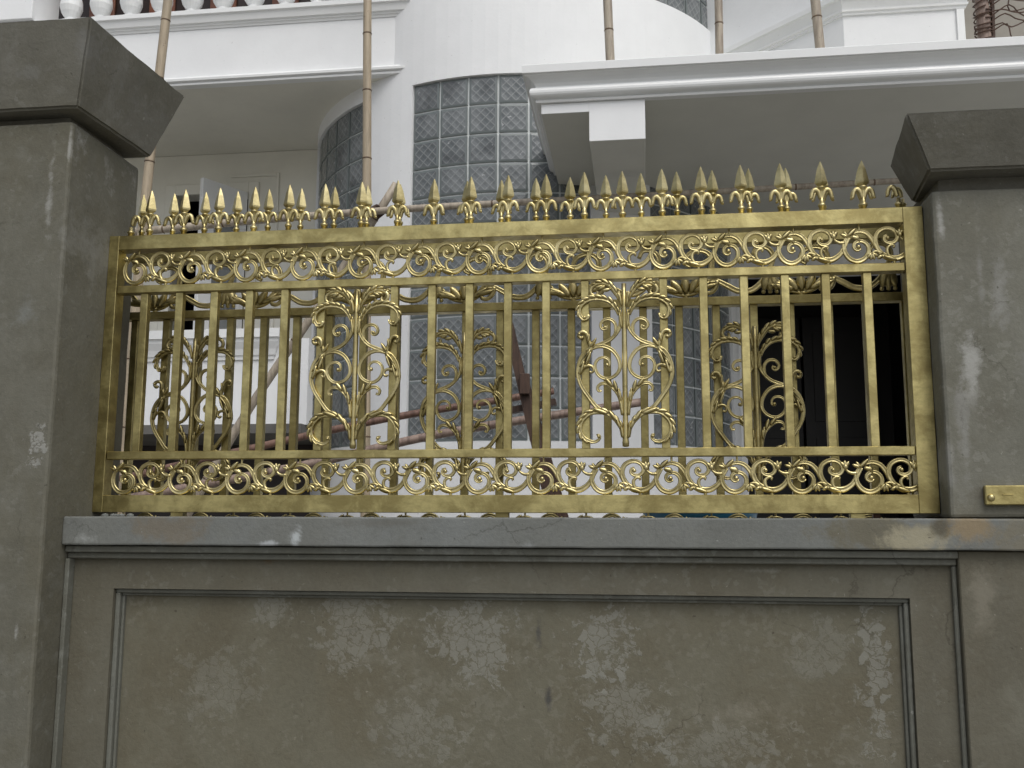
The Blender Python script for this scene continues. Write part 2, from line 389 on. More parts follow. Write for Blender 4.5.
# ------------------------------------------------------------------ pillars
lp = thing('gate_pillar', (-.24, -.04, -1.5), 'dark cement pillar left of the brass fence, rising the taller with a big flared cap', 'pillar')
weather(obj('shaft', BOX(-.46, -.035, -.25, .166, -1.5, 1.232, .010, seg=2), M['pillar'], lp), .035, .0022, 8)
obj('neck', BOX(-.42, -.075, -.205, .12, 1.2315, 1.275), M['cap'], lp)
bm = bmesh.new()
frustum(bm, [(-.49,-.279,1.264),(-.004,-.279,1.264),(.014,.150,1.264),(-.49,.150,1.264)], [(-.55,-.337,1.533),(.055,-.337,1.533),(.083,.246,1.533),(-.55,.246,1.533)], .007)
weather(obj('cap', bm, M['cap'], lp), .03, .0022, 9, 2)
rp = thing('gate_pillar', (2.80, .05, -.002), 'grey cement pillar right of the brass fence, standing on the wall ledge', 'pillar')
weather(obj('shaft', BOX(2.579, 3.06, -.088, .30, -.0005, .948, .010, seg=2), M['pillar2'], rp), .035, .0020, 8, 5)
obj('neck', BOX(2.61, 3.03, -.06, .26, .9475, 1.0), M['cap'], rp)
bm = bmesh.new()
frustum(bm, [(2.561,-.138,.990),(3.10,-.138,.990),(3.10,.150,.990),(2.590,.150,.990)], [(2.489,-.198,1.147),(3.16,-.198,1.147),(3.16,.228,1.147),(2.546,.228,1.147)], .007)
weather(obj('cap', bm, M['cap'], rp), .03, .0022, 9, 3)

# brass latch plate on the right pillar
lt = thing('latch_plate', (2.72, -.09, .06), 'brass strap plate bolted low on the grey right pillar', 'latch')
obj('plate', BOX(2.668, 2.83, -.107, -.0890, .034, .088, .003), M['gold'], lt)
bm = bmesh.new(); blob(bm, 2.682, -.109, .054, .0105, .009, 8); bo = obj('bolt', bm, M['goldcast'], lt, smooth=True)
copy_of(bo, lt, (.100, 0, .002))
obj('rib', BOX(2.712, 2.742, -.110, -.107, .0615, .0640, .0008), M['gold'], lt)

# ------------------------------------------------------------------ castings
def scroll_bm(cx, cz, y0, sx=.00052, sz=.0005, dep=.0065):
    """one period of the running vine: a big ring, a small ring, buds and a swoosh"""
    bm = bmesh.new()
    F = lambda L: [(cx + (x-320)*sx, cz + (162-y)*sz) for x, y in L]
    k = sx
    lf0 = leaf; st0 = strap
    def strap_(b, p, w, y, d=.006, g=True): st0(b, p, w, y, d, g, .005, 1.18)
    def leaf_(b, x, z, a, L, W, *q, **w): lf0(b, x, z, a, L*1.12, W*1.35, *q, **w)
    # arch over the big ring, down into the swoosh
    strap_(bm, F([(250,128),(285,98),(330,84),(372,98),(402,135),(424,180),(452,222),(500,248),(546,246),(585,222),(608,190),(628,150),(648,118)]), [5*k,9*k,11*k,12*k,13*k,14*k,17*k,15*k,13*k,11*k,7*k], y0, dep)
    # big ring spiralling in
    strap_(bm, F([(262,112),(246,140),(240,180),(250,220),(278,252),(316,262),(354,246),(377,212),(376,174),(352,147),(320,144),(298,162),(300,188),(320,197),(334,184)]), [6*k,11*k,13*k,13*k,13*k,11*k,10*k,9*k,7*k], y0-.001, dep)
    blob(bm, cx + (322-320)*sx, y0-.004, cz + (162-178)*sz, 14*k, .007)
    # small ring
    strap_(bm, F([(452,225),(426,184),(417,140),(430,98),(464,74),(503,73),(534,96),(541,130),(520,156),(488,158),(468,140),(472,118),(490,114)]), [12*k,13*k,12*k,11*k,10*k,9*k,7*k], y0-.001, dep)
    blob(bm, cx + (488-320)*sx, y0-.004, cz + (162-130)*sz, 12*k, .007)
    # swoosh tips, curls
    strap_(bm, F([(500,246),(484,222),(484,190),(504,172),(524,176),(516,188)]), [9*k,9*k,7*k,5*k], y0-.002, dep*.9, False)
    strap_(bm, F([(618,150),(590,150),(566,136),(553,112)]), [9*k,8*k,6*k,5*k], y0-.002, dep*.9, False)
    for a in (1.0, 1.65, 2.3): leaf_(bm, cx + (556-320)*sx, cz + (162-112)*sz, a, 34*k, 10*k, y0-.003, .005)
    leaf_(bm, cx + (556-320)*sx, cz + (162-98)*sz, -1.5, 26*k, 13*k, y0-.005, .005)
    strap_(bm, F([(452,222),(430,208),(408,208),(394,222)]), [8*k,7*k,5*k], y0-.002, dep*.9, False)
    for a in (-1.2, -1.75, -2.3, -.5): leaf_(bm, cx + (394-320)*sx, cz + (162-216)*sz, a, 38*k, 10*k, y0-.003, .005)
    leaf_(bm, cx + (452-320)*sx, cz + (162-232)*sz, -2.6, 30*k, 10*k, y0-.004)
    leaf_(bm, cx + (460-320)*sx, cz + (162-236)*sz, -.35, 70*k, 10*k, y0-.005)
    # acanthus at the start of the arch
    leaf_(bm, cx + (268-320)*sx, cz + (162-118)*sz, 2.75, 46*k, 9*k, y0-.004); leaf_(bm, cx + (262-320)*sx, cz + (162-116)*sz, 2.1, 34*k, 8*k, y0-.004)
    leaf_(bm, cx + (262-320)*sx, cz + (162-112)*sz, .75, 60*k, 10*k, y0-.006); leaf_(bm, cx + (285-320)*sx, cz + (162-116)*sz, -.35, 42*k, 12*k, y0-.005)
    leaf_(bm, cx + (310-320)*sx, cz + (162-112)*sz, -1.0, 36*k, 11*k, y0-.004)
    # pins to the rails
    strap_(bm, F([(330,86),(330,38)]), 5*k, y0, .004, False); strap_(bm, F([(520,250),(520,290)]), 8*k, y0, .005, False); strap_(bm, F([(314,262),(314,290)]), 6*k, y0, .004, False)
    return bm

OS = .00035
OSZ = (.760-.026-.2065)/1460     # vertical scale of the tracing
FAT = 1.42                    # strap width factor
def ornament_side_bm(x0, z0, y0, s):
    """one half of the acanthus ornament; s = +1 right half, -1 left half. Coordinates traced in units of OS."""
    bm = bmesh.new(); k = OS
    F = lambda L: [(x0 + s*(x-475)*k, z0 + (1514-y)*OSZ) for x, y in L]
    pt = lambda x, y: (x0 + s*(x-475)*k, z0 + (1514-y)*OSZ)
    def lf(x, y, a, L, W): 
        p = pt(x, y); leaf(bm, p[0], p[1], a if s > 0 else math.pi - a, L*k*1.1, W*k*1.35, y0-.008, .006)
    top = F([(512,255),(540,190),(592,122),(655,92),(722,100),(766,138),(762,182),(730,196),(704,176),(716,152)])
    strap(bm, top, [6*k,14*k,16*k,15*k,13*k,11*k,8*k], y0, .007, False); rope(bm, top, 6, 74*k, 15*k, s, y0, .5, .05, .62); lf(640,118,-.5,60,14); lf(596,150,-.1,62,14)
    lf(655,118,-.2,70,13)
    ac = F([(522,372),(552,306),(606,248),(690,222),(780,228),(846,268),(872,318),(862,372),(830,402),(794,390),(786,362)])
    strap(bm, ac, [8*k,13*k,16*k,17*k,16*k,14*k,12*k,10*k], y0, .007, True); rope(bm, ac, 11, 66*k, 15*k, s, y0, .5, .04, .86)
    p = pt(824,388); blob(bm, p[0], y0-.004, p[1], 15*k, .006)
    strap(bm, F([(518,330),(504,400),(508,450),(520,492),(556,545),(606,590),(680,622),(752,648)]), [11*k,12*k,12*k,12*k,13*k,14*k], y0-.001, .007)
    strap(bm, F([(566,556),(550,510),(552,455),(580,418),(622,406),(664,422),(683,458),(668,490),(640,496),(624,478),(634,462)]), [8*k,11*k,11*k,11*k,10*k,9*k,7*k], y0-.001, .007)
    p = pt(644,478); blob(bm, p[0], y0-.004, p[1], 16*k, .007)
    oc = F([(775,690),(772,640),(790,585),(800,540),(828,513),(864,518),(876,548),(858,568),(838,556)])
    strap(bm, oc, [14*k,14*k,13*k,12*k,11*k,9*k], y0-.002, .007, False); lf(772,650,2.15,88,13); lf(795,610,1.75,70,11); lf(862,540,.6,20,10)
    strap(bm, F([(808,690),(752,652),(670,640),(588,672),(534,738),(516,806),(526,856),(566,900),(630,922),(690,902),(728,850),(732,790),(700,748),(650,738),(612,762),(606,800),(626,816)]), [15*k,14*k,13*k,12*k,11*k,11*k,10*k,9*k,7*k], y0-.001, .007)
    p = pt(630,805); blob(bm, p[0], y0-.004, p[1], 18*k, .008)
    oa = F([(765,655),(815,690),(858,752),(880,830),(882,900),(852,988),(792,1076),(724,1162),(640,1218)])
    strap(bm, oa, [16*k,17*k,16*k,14*k,13*k,13*k,14*k,15*k], y0, .007); lf(770,668,-.9,120,14); lf(800,700,-1.05,130,13); lf(770,690,-1.2,110,12); lf(830,770,-1.3,110,11)
    strap(bm, F([(872,880),(852,832),(802,806),(758,818),(748,852),(770,868),(784,854)]), [11*k,11*k,10*k,9*k,7*k], y0-.002, .007, False)
    mb = F([(504,1235),(508,1150),(526,1070),(570,1008),(632,966),(686,966),(714,996),(704,1028),(680,1020)])
    strap(bm, mb, [8*k,12*k,14*k,13*k,12*k,10*k,8*k], y0-.001, .007); lf(545,1030,1.3,92,14); lf(585,990,.9,84,15); lf(524,1090,1.5,80,12); lf(520,1120,1.62,80,10)
    bt = F([(502,1420),(514,1340),(554,1278),(620,1222),(700,1204),(784,1216),(846,1268),(872,1334),(856,1400),(806,1444),(742,1458),(702,1432),(704,1402),(726,1404)])
    strap(bm, bt, [10*k,14*k,15*k,16*k,15*k,14*k,13*k,12*k,10*k,8*k], y0, .007); rope(bm, bt, 12, 78*k, 15*k, s, y0, .42, .10, .84); lf(545,1290,.95,110,15); lf(520,1350,1.2,100,13); lf(628,1222,.35,120,15)
    p = pt(708,1414); blob(bm, p[0], y0-.004, p[1], 15*k, .007)
    return bm

def stem_bm(x0, z0, y0):
    bm = bmesh.new()
    # round bar with a flared foot
    prof = [(.004,.005),(.006,.0098),(.018,.0105),(.03,.0088),(.10,.0080),(.30,.0082),(.44,.0074),(.512,.0070)]
    lathe(bm, x0, y0, [(z0 + z, r) for z, r in prof], 12)
    for s in (-1, 1):
        for z, l in ((.10,.05),(.44,.05),(.37,.05),(.03,.05)): leaf(bm, x0 + s*.008, z0 + z, math.pi/2 - s*.14, l, .0055, y0-.005, .005)
    return bm

def spear_bm(x, z, y, ext=0.0):
    bm = bmesh.new()
    lathe(bm, x, y, [(z-0.0048-ext,.0090),(z+0.0163,.0088),(z+0.0169,.0115),(z+0.0248,.0115),(z+0.0254,.0072),(z+0.0484,.0062),(z+0.0653,.0066),(z+0.0726,.0078),(z+0.0762,.0125),(z+0.0793,.0125)], 10)
    return bm
def blade_bm(x, z, y):
    bm = bmesh.new()
    lathe(bm, x, y, [(z+0.0786,.006),(z+0.0901,.0185),(z+0.0956,.0195),(z+0.1355,.0112),(z+0.1621,.0016)], 4, sy=.85, rot=.0)
    return bm
def petal_bm(x, z, y, s):
    bm = bmesh.new()
    strap(bm, [(x + s*.003, z+0.0411),(x + s*.007, z+0.0605),(x + s*.0155, z+0.0708),(x + s*.0245, z+0.0672),(x + s*.0290, z+0.0557),(x + s*.0310, z+0.0454),(x + s*.0355, z+0.0454)], [.004,.0052,.0058,.0056,.0050,.0046,.0036], y, .0075, False, .003, 1.38)
    return bm

def make_finials(root, xs, z, y, mat, ext=0.0, hooks=()):
    f0 = obj('finial', spear_bm(xs[0], z, y, ext), mat, root, smooth=True)
    obj('spearhead', blade_bm(xs[0], z, y), mat, f0)
    obj('petal', petal_bm(xs[0], z, y, -1), mat, f0, smooth=True); obj('petal', petal_bm(xs[0], z, y, 1), mat, f0, smooth=True)
    rng = random.Random(3)
    for x in xs[1:]:
        c = copy_of(f0, root, (x - xs[0] + rng.uniform(-.002,.002), 0, rng.uniform(-.003,.001)))
    for x, s in hooks:
        bm = bmesh.new(); lathe(bm, x, y, [(z-.004-ext,.0090),(z+.0135,.0088),(z+.014,.0115),(z+.0205,.0115),(z+.021,.0072),(z+.036,.006)], 10)
        h = obj('half_finial', bm, mat, root, smooth=True); obj('petal', petal_bm(x, z, y, s), mat, h, smooth=True)

def make_ornament(root, x, z, y, matc, mats):
    o = obj('leaf_ornament', stem_bm(x, z, y), mats, root, smooth=True)
    obj('scroll', ornament_side_bm(x, z, y, -1), matc, o, smooth=True); obj('scroll', ornament_side_bm(x, z, y, 1), matc, o, smooth=True)
    return o

def make_frieze(root, n, x0, period, cz, y, mat, sx=.00052, sz=.0005):
    s0 = obj('vine_scroll', scroll_bm(x0, cz, y, sx, sz), mat, root, smooth=True)
    for i in range(1, n): copy_of(s0, root, (i*period, 0, 0))

def make_bars(root, xs, y, z0, z1, mat, w=.0125):
    b0 = obj('bar', BOX(xs[0]-w, xs[0]+w, y-w, y+w, z0, z1, .0015), mat, root)
    rb = random.Random(int(z1*997))
    for x in xs[1:]:
        c = copy_of(b0, root, (x-xs[0] + rb.uniform(-.0015,.0015), rb.uniform(-.001,.001), 0))

# ------------------------------------------------------------------ the brass fence panel (front plane of the frame at y=0)
H, HM, HL = .931, .760, .2075
fp = thing('fence_panel', (21*U/2, .02, .012), 'bright brass fence panel with scroll bands and spear points on the wall ledge', 'fence')
Yc = .0225
def bar_x(i): return i*U + (i*U - 1.70)*.016
obj('top_rail', BOX(.0002, 21*U-.0002, .0, .05, H-.048, H, .0012), M['gold'], fp)
obj('bottom_rail', BOX(.0002, 21*U-.0002, .0, .05, .012, .066, .0012), M['gold'], fp)
obj('stile', BOX(-.0345, .0, -.0004, .051, .012, H+.0005, .0012), M['gold'], fp)
obj('stile', BOX(21*U, 21*U+.057, -.0004, .051, .012, H+.0005, .0012), M['gold'], fp)
for z in (HM, HL): obj('middle_rail', BOX(.0012, 21*U-.0012, .004, .042, z-.026, z, .002), M['gold'], fp)
make_bars(fp, [bar_x(i) for i in range(1, 21) if i not in (7, 14)], Yc+.002, HL-.001, HM-.0255, M['gold'])
for i in (7, 14): make_ornament(fp, bar_x(i), HL-.001, Yc-.018, M['goldcast'], M['goldcast'])
make_frieze(fp, 13, .059, .1942, (HM + H-.048)/2+.002, Yc-.002, M['goldcast'], .00052, .00053)
make_frieze(fp, 13, .063, .1942, (.066 + HL-.026)/2, Yc-.002, M['goldcast'], .00052, .00049)
make_finials(fp, [bar_x(i) for i in range(1, 21)], H, Yc, M['goldspear'], hooks=((.028, 1), (21*U-.005, -1)))
for x in (.25, 1.3, 2.35): obj('foot', BOX(x-.02, x+.02, .01, .04, -.002, .0125), M['golddull'], fp)

# ------------------------------------------------------------------ the taller sliding gate parked behind it
GY = .22; G0 = 1.738; GU = .1195
gt = thing('sliding_gate', (1.3, GY, -.9), 'taller weathered brass sliding gate parked behind the bright fence panel', 'gate')
bx = [G0 + GU*n for n in range(-16, 8)]
orn = {-13, -5, 3}
xl, xr = -.20, 2.60
obj('top_rail', BOX(xl+.001, xr-.001, GY-.006, GY+.044, .897, .999, .003), M['golddull'], gt)
obj('middle_rail', BOX(xl+.001, xr-.001, GY-.002, GY+.040, .692, .720, .002), M['golddull'], gt)
obj('lower_rail', BOX(xl+.001, xr-.001, GY-.002, GY+.040, .034, .060, .002), M['golddull'], gt)
obj('lower_rail', BOX(xl+.001, xr-.001, GY-.002, GY+.040, -.130, -.104, .002), M['golddull'], gt)
obj('bottom_rail', BOX(xl+.001, xr-.001, GY-.006, GY+.044, -.90, -.83, .003), M['golddull'], gt)
obj('sheet', BOX(xl+.001, xr-.001, GY+.012, GY+.02, -.829, -.131), M['golddull'], gt)
obj('stile', BOX(xl-.05, xl, GY-.007, GY+.045, -.90, 1.0, .003), M['golddull'], gt); obj('stile', BOX(xr, xr+.05, GY-.007, GY+.045, -.90, 1.0, .003), M['golddull'], gt)
make_bars(gt, [G0 + GU*n for n in range(-15, 8)], GY+.022, .059, .6925, M['golddull'])
for n in (-13, -5, 3): make_ornament(gt, G0 + GU*n, .105, GY-.006, M['golddullcast'], M['golddullcast'])
def leafvine_bm(cx, z0, y):
    bm = bmesh.new(); F = lambda L: [(cx+x, z0+z) for x, z in L]
    strap(bm, F([(-.105,.095),(-.085,.058),(-.050,.026),(0,.014),(.045,.030),(.080,.075),(.085,.135),(.055,.160),(.015,.150),(.0,.120),(.02,.105)]), [.005,.006,.007,.008,.008,.007,.006,.006,.005], y, .007)
    strap(bm, F([(.07,.055),(.100,.056),(.135,.038),(.17,.020),(.215,.022),(.255,.060),(.285,.125),(.27,.16),(.235,.165),(.22,.14)]), [.005,.007,.007,.006,.006,.005], y, .007)
    strap(bm, F([(.104,.056),(.096,.030),(.080,.016),(.062,.018),(.058,.030)]), [.006,.006,.005,.005], y-.002, .007, False)
    for x, z, a, L, W in ((-.012,.016,2.25,.058,.015),(.0,.016,1.62,.058,.016),(.014,.018,1.05,.060,.015),(-.025,.018,2.72,.066,.013),(.028,.020,.55,.062,.012),(-.04,.026,3.0,.070,.011),(.045,.030,.22,.060,.010)): leaf(bm, cx+x, z0+z, a, L, W, y-.006, .007)
    for a, L in ((-1.57,.062),(-1.9,.060),(-1.24,.060)): leaf(bm, cx+.272, z0+.080, a, L*1.1, .018, y-.005, .008)
    for x in (-.014, 0, .014): blob(bm, cx+.272+x*1.5, y-.003, z0+.014, .007)
    strap(bm, F([(0,.016),(0,-.003)]), .006, y, .006, False); strap(bm, F([(.05,.160),(.05,.18)]), .005, y, .005, False); strap(bm, F([(.25,.165),(.25,.18)]), .005, y, .005, False)
    return bm
v0 = obj('leaf_vine', leafvine_bm(.02, .720, GY+.01), M['golddullcast'], gt, smooth=True)
for i in range(1, 7): copy_of(v0, gt, (.372*i, 0, 0))
make_frieze(gt, 13, -.06, .2, -.045, GY+.012, M['golddullcast'], .00054, .00058)
make_finials(gt, bx[1:-1], .999, GY+.02, M['goldcast'], hooks=((bx[-1]+.012, -1),))

# ------------------------------------------------------------------ small bits on the ledge
bm = bmesh.new(); rr = random.Random(5)
for i in range(7): blob(bm, .03+.09*rr.random(), -.045+.02*rr.random(), .003, .006+.007*rr.random(), .008, 6)
for v in bm.verts: v.co.z = -.002 + (v.co.z+.002)*.55
tag(obj('mortar_crumb', bm, M['ledge'], loc=(.07,-.04,-.002)), 'pale mortar crumbs on the ledge under the left fence corner', 'mortar crumb')
tag(obj('brick_chip', BOX(2.405, 2.425, .06, .08, -.002, .010, .002), M['redwood'], loc=(2.415,.07,-.002)), 'small reddish brick chip wedged under the right end of the brass fence', 'brick')

# ------------------------------------------------------------------ the white house
hs = thing('white_house', (.8, 4.7, -.9), 'white house with a round glass block tower, balcony and porch, behind the brass fence', 'house')
CX, CY, CR = .8037, 4.7392, 1.6883
DA = R(6.9577)
def cyl(a, z, r=CR): return (CX + r*math.sin(a), CY - r*math.cos(a), z)
wins = [(R(-20.04), 6, .50, 12), (R(-35.05)-5*DA, 5, .50, 12), (R(36.7), 5, .50, 12), (R(36.7), 5, 3.60, 7), (R(-20.04), 6, 3.60, 7)]
RH = .2031
# wall with real openings: a grid of cells between all edges
As = sorted(set([R(-125), R(125)] + [a for w in wins for a in (w[0], w[0]+w[1]*DA)]))
fine = []
for a, b in zip(As[:-1], As[1:]):
    n = max(1, int((b-a)/R(3)+.5)); fine += [a + (b-a)*k/n for k in range(n)]
fine.append(As[-1])
Zs = sorted(set([-.9, 6.2] + [z for w in wins for z in (round(w[2],4), round(w[2]+w[3]*RH,4))]))
def inside(a, z):
    return any(w[0]-1e-6 < a < w[0]+w[1]*DA+1e-6 and w[2] < z < w[2]+w[3]*RH for w in wins)
bm = bmesh.new(); vc = {}
def V(a, z, r):
    k = (round(a,5), round(z,4), r)
    if k not in vc: vc[k] = bm.verts.new(cyl(a, z, r))
    return vc[k]
RI = CR - .12
na, nz = len(fine)-1, len(Zs)-1
sol = [[not inside((fine[i]+fine[i+1])/2, (Zs[j]+Zs[j+1])/2) for j in range(nz)] for i in range(na)]
for i in range(na):
    for j in range(nz):
        if not sol[i][j]: continue
        a, b, z0, z1 = fine[i], fine[i+1], Zs[j], Zs[j+1]
        bm.faces.new((V(a,z0,CR),V(b,z0,CR),V(b,z1,CR),V(a,z1,CR))); bm.faces.new((V(a,z0,RI),V(a,z1,RI),V(b,z1,RI),V(b,z0,RI)))
        if i == 0 or not sol[i-1][j]: bm.faces.new((V(a,z0,CR),V(a,z1,CR),V(a,z1,RI),V(a,z0,RI)))
        if i == na-1 or not sol[i+1][j]: bm.faces.new((V(b,z0,CR),V(b,z0,RI),V(b,z1,RI),V(b,z1,CR)))
        if j == 0 or not sol[i][j-1]: bm.faces.new((V(a,z0,CR),V(a,z0,RI),V(b,z0,RI),V(b,z0,CR)))
        if j == nz-1 or not sol[i][j+1]: bm.faces.new((V(a,z1,CR),V(b,z1,CR),V(b,z1,RI),V(a,z1,RI)))
obj('tower_wall', bm, M['white'], hs)
def window(a0, nc, z0, nr):
    """curved panel of glass blocks: mortar sheet, and the blocks with a bevelled rim"""
    e = .004; rm = CR - .030
    bm = bmesh.new(); A = [a0 + e*.3 + (nc*DA - e*.6)*k/(nc*3) for k in range(nc*3+1)]
    for r_, flip in ((rm, 0), (rm-.06, 1)):
        pass
    lo = [[bm.verts.new(cyl(a, z, r_)) for a in A] for r_, z in ((rm, z0+.001), (rm, z0+nr*RH-.001), (rm-.06, z0+nr*RH-.001), (rm-.06, z0+.001))]
    for q in range(4):
        for k in range(len(A)-1): bm.faces.new((lo[q][k], lo[q][k+1], lo[(q+1)%4][k+1], lo[(q+1)%4][k]))
    for k in (0, -1): bm.faces.new([lo[q][k] for q in range(4)])
    w = obj('glass_block_window', bm, M['mortar'], hs)
    bm = bmesh.new(); uvl = bm.loops.layers.uv.new('UVMap'); rnd = random.Random(int(a0*1000)+nr)
    g = .0068/CR; gz = .0064
    for i in range(nc):
        for j in range(nr):
            a, b = a0 + i*DA + g, a0 + (i+1)*DA - g; c, d = z0 + j*RH + gz, z0 + (j+1)*RH - gz
            ou, ov = rnd.random()*3, rnd.random()*3
            ia, iz = .014/CR, .014
            ring0 = [(a,c),(b,c),(b,d),(a,d)]; ring1 = [(a+ia,c+iz),(b-ia,c+iz),(b-ia,d-iz),(a+ia,d-iz)]
            v0 = [bm.verts.new(cyl(x, z, rm-.002)) for x, z in ring0]; v1 = [bm.verts.new(cyl(x, z, rm+.010)) for x, z in ring0]; v2 = [bm.verts.new(cyl(x, z, rm+.012)) for x, z in ring1]
            tu = [(0,0),(1,0),(1,1),(0,1)]
            for k in range(4):
                f = bm.faces.new((v0[k], v0[(k+1)%4], v1[(k+1)%4], v1[k])); f.material_index = 1
                f = bm.faces.new((v1[k], v1[(k+1)%4], v2[(k+1)%4], v2[k])); f.material_index = 1
            f = bm.faces.new(v2)
            for l, t in zip(f.loops, tu): l[uvl].uv = (t[0]*1.0 + int(ou)*1.0, t[1]*1.0 + int(ov)*1.0)
    o = obj('glass_blocks', bm, M['glass'], w); o.data.materials.append(M['rim'])
    return w
for w in wins: window(*w)
# dark inside of the tower
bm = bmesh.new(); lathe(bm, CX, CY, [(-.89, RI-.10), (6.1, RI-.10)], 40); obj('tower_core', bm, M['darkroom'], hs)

# -- moulding sweep along a plan polyline with mitred corners
def sweep(bm, path, prof, closed_end=True):
    """prof: (out, z) pairs; out is measured to the right-hand side of the path direction (outward)"""
    n = len(path); rings = []
    for i, p in enumerate(path):
        p = Vector((p[0], p[1])); 
        d0 = (p - Vector(path[i-1][:2])).normalized() if i > 0 else None
        d1 = (Vector(path[i+1][:2]) - p).normalized() if i < n-1 else None
        ns = [Vector((d.y, -d.x)) for d in (d0, d1) if d is not None]
        m = (ns[0] + ns[-1]).normalized(); s = 1/max(.2, m.dot(ns[0]))
        rings.append([bm.verts.new((p.x + m.x*s*o, p.y + m.y*s*o, z)) for o, z in prof])
    k = len(prof)
    for i in range(n-1):
        for j in range(k): bm.faces.new((rings[i][j], rings[i][(j+1)%k], rings[i+1][(j+1)%k], rings[i+1][j]))
    if closed_end: bm.faces.new(rings[0]); bm.faces.new(rings[-1])

# -- porch
PY, PX = 2.03, 1.215                       # front plane and left side plane of the porch slab
bm = bmesh.new(); box(bm, PX, 5.2, PY, 4.97, 2.2405, 2.425)
pc = obj('porch_roof', bm, M['soffit'], hs)
prof = [(-.02,2.2395),(.022,2.2398),(.026,2.250),(.020,2.256)]
for k in range(9): t = math.pi*(-.45 + 1.0*k/8); prof.append((.030+.026*math.cos(t), 2.291+.030*math.sin(t)))
prof += [(.026,2.330),(.034,2.345),(.052,2.362),(.078,2.374),(.080,2.380),(.092,2.382),(.094,2.424),(.090,2.428),(-.02,2.4282)]
bm = bmesh.new(); sweep(bm, [(PX, 4.6), (PX, PY), (5.2, PY)], prof); obj('cornice', bm, M['trim'], pc, smooth=False)
obj('beam', BOX(1.478, 1.775, PY+.002, 4.7, 2.016, 2.2402, .003), M['soffit'], pc)
# white painted front faces of the beam and the fascia strip
obj('beam_face', BOX(1.4775, 1.7755, PY-.006, PY+.0015, 2.0155, 2.2385, .001), M['white'], pc)
obj('side_ceiling', BOX(PX+.004, 1.4765, PY+.002, 4.7, 2.183, 2.2402, .002), M['soffit'], pc)
obj('fascia', BOX(PX+.004, 1.4770, PY-.006, PY+.0015, 2.1825, 2.2385, .001), M['white'], pc)

# -- back walls
def wall_with_door(bm, x0, x1, y0, y1, z0, z1, dx0, dx1, dz):
    box(bm, x0, dx0, y0, y1, z0, z1); box(bm, dx1, x1, y0, y1, z0, z1); box(bm, dx0, dx1, y0, y1, dz, z1)
bm = bmesh.new(); wall_with_door(bm, -5.0, -.55, 4.45, 4.6, -.9, 3.049, -2.10, -1.46, 2.70); obj('veranda_wall', bm, M['cream'], hs)
obj('veranda_room', BOX(-2.6, -1.0, 5.6, 5.7, .3, 3.0), M['darkroom'], hs)
bm = bmesh.new(); box(bm, -2.6,-2.5,4.61,5.6,.3,3); box(bm,-1.1,-1.0,4.61,5.6,.3,3); box(bm,-2.6,-1,4.61,5.6,2.95,3.04); obj('veranda_room', bm, M['darkroom'], hs)
bm = bmesh.new()
box(bm, -2.19,-2.101,4.43,4.449,.55,2.79,.004); box(bm,-1.459,-1.37,4.43,4.449,.55,2.79,.004); box(bm,-2.1008,-1.4592,4.43,4.449,2.7005,2.79,.004)
obj('door_frame', bm, M['cream'], hs)
bm = bmesh.new(); box(bm, -1.22,-1.20,4.432,4.449,.55,2.86,.003); box(bm,-1.62,-1.2205,4.432,4.449,2.835,2.86,.003); obj('wall_moulding', bm, M['cream'], hs)
# open door leaf: hinged at the right jamb, swung out towards the street
b = bmesh.new(); box(b, 0, .44, -.02, .02, .625, 2.69, .004); lf_m = Matrix.Translation((-1.47,4.42,0)) @ Matrix.Rotation(R(180+62), 4, 'Z')
bmesh.ops.transform(b, matrix=lf_m, verts=b.verts[:]); dl = obj('door', b, M['trim'], hs)
b = bmesh.new(); box(b, .08, .32, -.024, -.0205, 1.5, 2.42); box(b, .08, .32, .0205, .024, 1.5, 2.42); bmesh.ops.transform(b, matrix=lf_m, verts=b.verts[:]); obj('door_glass', b, M['glass'], dl)

bm = bmesh.new(); wall_with_door(bm, 2.44, 6.0, 4.74, 4.95, -.9, 2.2395, 2.545, 3.95, 1.97); obj('porch_wall', bm, M['white'], hs)
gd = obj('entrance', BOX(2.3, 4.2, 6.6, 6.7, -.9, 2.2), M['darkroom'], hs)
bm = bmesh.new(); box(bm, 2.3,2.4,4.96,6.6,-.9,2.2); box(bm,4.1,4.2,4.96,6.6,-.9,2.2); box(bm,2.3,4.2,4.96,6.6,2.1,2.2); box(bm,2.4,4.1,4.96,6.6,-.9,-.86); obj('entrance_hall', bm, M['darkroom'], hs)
for x in (2.58, 3.26):
    d = obj('door', BOX(x, x+.66, 6.40, 6.44, -.86, 1.95, .004), M['blackwood'], hs)
    bm = bmesh.new(); box(bm, x+.09, x+.57, 6.392, 6.3998, .95, 1.8, .003); box(bm, x+.09, x+.57, 6.392, 6.3998, .0, .8, .003); obj('door_panel', bm, M['blackwood'], d)

# -- left balcony
bal = obj('balcony', BOX(-5.0, .10, 3.25, 4.62, 3.052, 3.56), M['cream'], hs)
obj('balcony_front', BOX(-5.0, .098, 3.215, 3.2495, 3.118, 3.478), M['white'], bal)
bm = bmesh.new(); sweep(bm, [(-5.0,3.249),(.10,3.249),(.10,3.62)], [(-.003,3.050),(.056,3.0515),(.058,3.066),(.048,3.070),(.072,3.078),(.074,3.094),(.060,3.098),(.052,3.114),(.036,3.1175),(-.003,3.1178)]); obj('moulding', bm, M['trim'], bal)
bm = bmesh.new(); sweep(bm, [(-5.0,3.249),(.10,3.249),(.10,3.62)], [(-.003,3.4785),(.040,3.479),(.044,3.494),(.052,3.498),(.054,3.510),(.068,3.514),(.080,3.560),(.094,3.566),(.094,3.598),(-.14,3.600),(-.14,3.562),(-.003,3.5615)]); obj('moulding', bm, M['trim'], bal)
